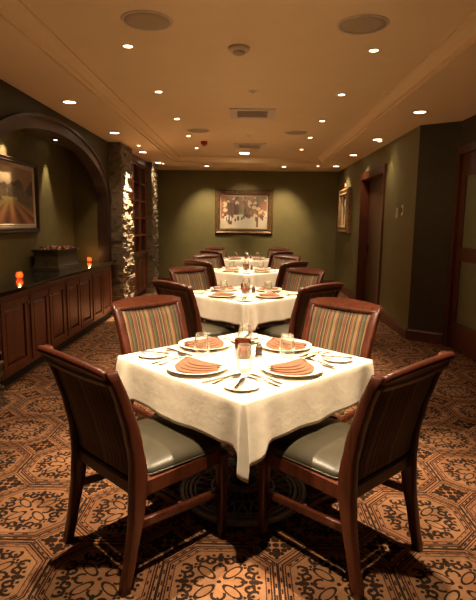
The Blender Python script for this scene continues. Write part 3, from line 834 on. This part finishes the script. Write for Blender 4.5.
# ------------------------------------------------------------------ tables
HS = .478; TZ = .752
def make_table():
    t = thing('dining_table', 'x', 'table')
    bm = bmesh.new(); box(bm, -HS+.012, HS-.012, -HS+.012, HS-.012, TZ-.035, TZ-.006, bev=.006); bm_obj('tabletop', bm, M['darkwood'], t)
    bm = bmesh.new(); lathe(bm, [(0, .066), (.075, .066), (.07, .09), (.042, .12), (.04, .16), (.052, .20), (.038, .24), (.036, .60), (.05, .66), (.12, .69), (.16, .716), (0, .716)], 28); bm_obj('pedestal', bm, M['black'], t, True)
    # ornate openwork base
    bm = bmesh.new()
    zf = lambda r: .014+.05*(1-(r/.34))**1.3
    for r, th in ((.335, .013), (.312, .007), (.288, .010), (.262, .006), (.17, .007), (.095, .012)):
        tube(bm, [(r*math.cos(2*math.pi*i/64), r*math.sin(2*math.pi*i/64), zf(r)) for i in range(64)], th, 8, True)
    for k in range(24):
        a = 2*math.pi*k/24; 
        tube(bm, [(r*math.cos(a+.0), r*math.sin(a), zf(r)) for r in (.06, .1, .14, .18)], .0055, 6)
        for s in (-1, 1):
            tube(bm, [(r*math.cos(a+s*da), r*math.sin(a+s*da), zf(r)) for r, da in ((.18, 0), (.205, .05), (.235, .09), (.262, .10), (.29, .06))], .005, 6)
    tube(bm, [(0, 0, .03), (0, 0, .07)], .075, 24)
    bm_obj('pedestal_base', bm, M['iron'], t, True)
    return t
table = make_table()

def make_cloth(seed=1):
    rn = random.Random(seed)
    # perimeter points (ccw) as (x, y, nx, ny, t = signed distance from the corner on this side)
    per = []
    NE = 46; rc = .014
    crn = [(-1,-1),(1,-1),(1,1),(-1,1)]
    for c in range(4):
        (ax, ay), (bx, by) = crn[c], crn[(c+1)%4]
        d = Vector((bx-ax, by-ay)).normalized(); nrm = Vector((d.y, -d.x))
        L = 2*HS
        for i in range(NE+1):
            f = i/NE; f = .5-.5*math.cos(f*math.pi)*(.55+.45*1) if True else f
            tt = rc+(L-2*rc)*f
            p = Vector((ax, ay))*HS+d*tt
            per.append((p.x, p.y, nrm.x, nrm.y, tt, c, 0))
        # corner arc
        e = Vector((bx, by))*(HS-rc); n2 = Vector((-nrm.y, nrm.x))
        for i in (1, 2, 3):
            a = math.pi/2*i/4; nn = nrm*math.cos(a)+n2*math.sin(a)
            per.append((e.x+nn.x*rc, e.y+nn.y*rc, nn.x, nn.y, None, c, i))
    N = len(per); vs = []; fs = []
    cent = len(vs); vs.append((0, 0, TZ))
    tops = [.15, .3, .45, .6, .75, .88, .96, .988]
    rings = []
    for s in tops:
        rings.append([len(vs)+i for i in range(N)])
        for x, y, *_ in per: vs.append((x*s, y*s, TZ))
    ph = [rn.uniform(0, 6.28) for _ in range(8)]
    K = 14; L = 2*HS
    for k in range(K+1):
        f = k/K; rings.append([len(vs)+i for i in range(N)])
        for (x, y, nx, ny, tt, c, aj) in per:
            if tt is None: tc, side = 0.0, 0
            elif tt < L/2: tc, side = tt, 1
            else: tc, side = L-tt, -1
            g = math.exp(-(tc/.035)**2)                           # the point of the corner
            h = math.exp(-((tc-.085)/.040)**2)                    # fold beside it
            h2 = math.exp(-((tc-.17)/.05)**2)
            if side == 0: ex = .112-(3-aj)*.012
            elif side < 0: ex = .076*max(0, 1-tc/.030)*.4+.060*max(0, 1-(tc/.085)**2)
            else: ex = max(.112*(1-tc/.012), .060*max(0, 1-(tc/.15)**1.6))
            drop = .203+ex+.005*math.sin(tc*14+ph[c])
            out = .004*min(1, f*8)+f*(.010+.030*g+(.045 if side > 0 else .004)*h-(.016 if side > 0 else .026)*h*(f > .0)*(.5 if side > 0 else 1)-.006*h2)
            out += f*.005*math.sin(tc*21+ph[c+4 if c < 4 else 0])*(1-g)
            tang = 0
            if side: # draw the cloth towards the corner as it hangs
                tang = -side*f*(.030*math.exp(-((tc-.05)/.05)**2))
            z = TZ-drop*f
            if f == 0: z = TZ; out = 0
            elif k == 1: z = TZ-.010; out = .0035
            dx, dy = (-ny, nx)
            vs.append((x+nx*out+dx*tang, y+ny*out+dy*tang, z))
    for i in range(N): fs.append((cent, rings[0][i], rings[0][(i+1)%N]))
    for a, b_ in zip(rings, rings[1:]):
        for i in range(N): fs.append((a[i], b_[i], b_[(i+1)%N], a[(i+1)%N]))
    o = mesh_obj('tablecloth', vs, fs, M['cloth'], None, True)
    md = o.modifiers.new('thick', 'SOLIDIFY'); md.thickness = .0025; md.offset = -1
    return o
cloth = make_cloth()

# ------------------------------------------------------------------ tableware prototypes (base at z=0)
def p_plate(r, name, h=.02):
    bm = bmesh.new(); lathe(bm, [(0, 0), (r*.58, 0), (r*.62, .002), (r*.80, h*.55), (r, h), (r*1.0, h+.003), (r*.80, h*.55+.0045), (r*.64, .006), (0, .005)], 40)
    return bm_obj(name, bm, M['plate'], None, True)
dinner = p_plate(.152, 'dinner_plate', .022); bread = p_plate(.082, 'bread_plate', .013)
def p_napkin():
    t = thing('folded_napkin', 'x', 'napkin')
    # three stepped layers of a folded napkin, fanned like a curved wedge
    for k in range(4):
        bm = bmesh.new(); n = 14; vs_t = []; vs_b = []
        z0 = .0085+.0055*k; th = .0048
        for i in range(n+1):
            u = -1+2*i/n; x = u*(.128-.005*k)
            wid = .062*(1-abs(u)**2.4)**.6+.006
            yc = -.030+.040*u*u+.019*k
            lift = .016*(u*u)*.6+.006*(1-u*u)
            lo = yc-wid*(1-.10*k); hi = -.030+.040*u*u+wid*.95+.004*k
            vs_b.append((bm.verts.new((x, lo, z0+lift*.5)), bm.verts.new((x, hi, z0+lift))))
            vs_t.append((bm.verts.new((x, lo, z0+th+lift*.5)), bm.verts.new((x, hi, z0+th+lift))))
        for i in range(n):
            bm.faces.new((vs_t[i][0], vs_t[i+1][0], vs_t[i+1][1], vs_t[i][1])); bm.faces.new((vs_b[i][0], vs_b[i][1], vs_b[i+1][1], vs_b[i+1][0]))
            bm.faces.new((vs_t[i][0], vs_b[i][0], vs_b[i+1][0], vs_t[i+1][0])); bm.faces.new((vs_t[i][1], vs_t[i+1][1], vs_b[i+1][1], vs_b[i][1]))
        for q in (0, n): bm.faces.new((vs_t[q][0], vs_t[q][1], vs_b[q][1], vs_b[q][0]))
        bm_obj('fold', bm, M['napkin'], t)
    return t
napkin = p_napkin()
def flat_shape(bm, st, z0=.0, th=.0022):
    """st: (y, halfwidth, lift)"""
    T = [(bm.verts.new((-w, y, z0+th+l)), bm.verts.new((w, y, z0+th+l))) for y, w, l in st]
    B = [(bm.verts.new((-w, y, z0+l)), bm.verts.new((w, y, z0+l))) for y, w, l in st]
    for i in range(len(st)-1):
        bm.faces.new((T[i][0], T[i][1], T[i+1][1], T[i+1][0])); bm.faces.new((B[i][0], B[i+1][0], B[i+1][1], B[i][1]))
        bm.faces.new((T[i][0], T[i+1][0], B[i+1][0], B[i][0])); bm.faces.new((T[i][1], B[i][1], B[i+1][1], T[i+1][1]))
    for q in (0, -1): bm.faces.new((T[q][0], B[q][0], B[q][1], T[q][1]))
def p_knife(L, name):
    t = thing(name, 'x', 'knife'); bm = bmesh.new()
    flat_shape(bm, [(-L/2, .005, .001), (-L/2+.012, .009, .001), (-.01, .006, .001), (0, .0055, .001)], th=.005); bm_obj('handle', bm, M['steel'], t)
    bm = bmesh.new(); flat_shape(bm, [(0, .006, .002), (.015, .010, .002), (L*.36, .0105, .002), (L*.46, .007, .002), (L/2, .001, .002)], th=.0018); bm_obj('blade', bm, M['steel'], t)
    return t
knife = p_knife(.235, 'table_knife'); bknife = p_knife(.165, 'butter_knife')
def p_fork():
    t = thing('table_fork', 'x', 'fork'); bm = bmesh.new()
    flat_shape(bm, [(-.10, .004, 0), (-.085, .010, 0), (-.05, .0055, .004), (.0, .0035, .008), (.03, .005, .006), (.04, .011, .003), (.055, .012, .001)]); bm_obj('handle', bm, M['steel'], t)
    for k in range(4):
        x = -.0105+.007*k; bm = bmesh.new(); box(bm, x-.0016, x+.0016, .0551, .10, .001, .003); bm_obj('tine', bm, M['steel'], t)
    return t
fork = p_fork()
def p_spoon():
    t = thing('teaspoon', 'x', 'spoon'); bm = bmesh.new()
    flat_shape(bm, [(-.09, .004, 0), (-.075, .009, 0), (-.04, .005, .004), (.02, .0035, .009), (.045, .005, .007)]); bm_obj('handle', bm, M['steel'], t)
    bm = bmesh.new(); rs = []
    lathe(bm, [(0, .001), (.010, .002), (.017, .007), (.019, .010), (.0175, .010), (.010, .004), (0, .003)], 20)
    for v in bm.verts: v.co.y = v.co.y*1.5+.068
    bm_obj('bowl', bm, M['steel'], t, True); return t
spoon = p_spoon()
def p_glass():
    bm = bmesh.new(); lathe(bm, [(0, 0), (.022, 0), (.033, .011), (.041, .038), (.0418, .066), (.036, .104), (.032, .130), (.0305, .130), (.0345, .104), (.0400, .066), (.0392, .039), (.031, .014), (.020, .007), (0, .007)], 32)
    return bm_obj('water_glass', bm, M['glass'], None, True)
glass = p_glass()
def p_mill():
    t = thing('pepper_grinder', 'x', 'grinder')
    bm = bmesh.new(); lathe(bm, [(0, .0), (.020, 0), (.021, .012), (.0195, .014), (0, .014)], 20); bm_obj('base', bm, M['steel'], t, True)
    bm = bmesh.new(); lathe(bm, [(.0, .0145), (.0185, .0145), (.020, .03), (.0175, .055), (.014, .062), (0, .062)], 20); bm_obj('body', bm, M['darkwood'], t, True)
    bm = bmesh.new(); lathe(bm, [(0, .0625), (.010, .0625), (.012, .070), (.007, .078), (0, .08)], 16); bm_obj('cap', bm, M['steel'], t, True)
    return t
mill = p_mill()
def p_votive():
    t = thing('table_votive', 'x', 'candle')
    bm = bmesh.new(); lathe(bm, [(0, 0), (.039, 0), (.042, .01), (.044, .050), (.042, .098), (.0395, .098), (.041, .050), (.039, .012), (0, .010)], 28); bm_obj('amber_cup', bm, M['amber'], t, True)
    bm = bmesh.new(); lathe(bm, [(0, .011), (.028, .011), (.028, .03), (0, .03)], 16); bm_obj('wax', bm, M['wax'], t)
    bm = bmesh.new(); lathe(bm, [(0, .031), (.007, .036), (.009, .044), (.004, .058), (0, .064)], 10); bm_obj('flame', bm, M['flame'], t, True)
    return t
tvotive = p_votive()

CX = -.005
tabs = [(2.58, 'nearest table'), (5.06, 'second table'), (7.62, 'third table'), (10.12, 'farthest table')]
seats = [('front left', -135), ('front right', -45), ('back right', 45), ('back left', 135)]   # direction from the table centre
ZP = TZ+.0005
for ti, (ty, tn) in enumerate(tabs):
    inst(table, (CX, ty, 0), R(45), f'square pedestal dining table hidden under white linen, the {tn}', 'table', 'dining tables down the room')
    inst(cloth, (CX, ty, 0), R(45), f'white linen tablecloth draped over the {tn}', 'tablecloth', 'white tablecloths')
    vtl = inst(tvotive, (CX-.01, ty+.01, ZP), 0, f'amber glass votive candle in the middle of the {tn}', 'candle', 'amber table votives')
    inst(mill, (CX+.075, ty+.03, ZP), 0, f'small dark pepper grinder beside the votive on the {tn}', 'grinder', 'pepper grinders')
    for sn, ang in seats:
        a = R(ang); d = Vector((math.cos(a), math.sin(a), 0)); face = a+math.pi/2       # local +y faces the table centre
        Mx = Matrix.Translation((CX, ty, 0)) @ Matrix.Rotation(face, 4, 'Z')
        def L(x, y, z=ZP): return Mx @ Vector((x, y, z))
        jit = {('front left', 0): 1.5, ('front right', 0): -1.5}.get((sn, ti), rnd.uniform(-3, 3))
        cd = .893 if ti == 0 else .893+rnd.uniform(-.01, .02)
        bk_ = Vector((.008*math.copysign(1, math.cos(a)), .155, 0)) if 'back' in sn else Vector((0, 0, 0))
        inst(chair, L(0, -cd, 0)+bk_, face+R(jit), f'mahogany chair with striped back and dark seat, {sn} side of the {tn}', 'chair', 'striped dining chairs')
        who = f'{sn} setting of the {tn}'
        inst(dinner, L(0, -.325), face, f'large white dinner plate at the {who}', 'plate', 'white dinner plates')
        inst(napkin, L(0, -.325), face+R(0 if 'front' in sn else 180)+R(rnd.uniform(-6, 6)), f'copper folded napkin on the dinner plate, {who}', 'napkin', 'copper napkins')
        inst(bread, L(-.35, -.335), face, f'small white bread plate at the {who}', 'plate', 'white bread plates')
        gp = {'front left': (.165, -.165), 'front right': (.16, -.155), 'back right': (.18, -.18), 'back left': (.16, -.16)}[sn]
        inst(glass, L(*gp), 0, f'clear stemless water glass at the {who}', 'glass', 'stemless water glasses')
        inst(bknife, L(-.35, -.325, ZP+.017), face+R(-58), f'butter knife laid across the bread plate, {who}', 'knife', 'butter knives')
        inst(knife, L(.185, -.325), face+R(rnd.uniform(-3, 3)), f'dinner knife right of the plate, {who}', 'knife', 'dinner knives')
        inst(fork, L(-.185, -.325), face+R(rnd.uniform(-2, 2)), f'inner fork beside the dinner plate, {who}', 'fork', 'table forks')
        inst(fork, L(-.224, -.34), face+R(rnd.uniform(-2, 2)), f'outer fork beside the bread plate, {who}', 'fork', 'table forks')
        inst(spoon, L(.213, -.33), face+R(rnd.uniform(-2, 2)), f'teaspoon right of the knife, {who}', 'spoon', 'teaspoons')

# candle light on tables
for ti, (ty, tn) in enumerate(tabs):
    pass

# ------------------------------------------------------------------ world, camera, view
w = bpy.data.worlds.new('World'); scn.world = w; w.use_nodes = True
w.node_tree.nodes['Background'].inputs[0].default_value = (.02, .014, .008, 1)
F_PX, PITCH, ROLL, YAW, HC = 503.4, .1508, .0117, .0169, 1.454
cam = bpy.data.cameras.new('camera'); cam.sensor_fit = 'VERTICAL'; cam.sensor_height = 24; cam.lens = 24*F_PX/600; cam.clip_start = .05
co = bpy.data.objects.new('camera', cam); C.objects.link(co); scn.camera = co
# camera axes
fw = Vector((0, math.cos(PITCH), -math.sin(PITCH))); up = Vector((0, math.sin(PITCH), math.cos(PITCH))); rt = Vector((1, 0, 0))
Mr = Matrix((rt, up, -fw)).transposed()
c_, s_ = math.cos(YAW), math.sin(YAW)
Rz = Matrix(((c_, -s_, 0), (s_, c_, 0), (0, 0, 1)))
c_, s_ = math.cos(ROLL), math.sin(ROLL)
Rr = Matrix(((c_, -s_, 0), (s_, c_, 0), (0, 0, 1)))
co.matrix_world = Matrix.Translation((0, 0, HC)) @ (Rz @ Mr @ Rr).to_4x4()
vs_ = scn.view_settings; vs_.view_transform = 'Standard'; vs_.look = 'None'; vs_.gamma = 1; vs_.use_curve_mapping = False; vs_.exposure = 1.28
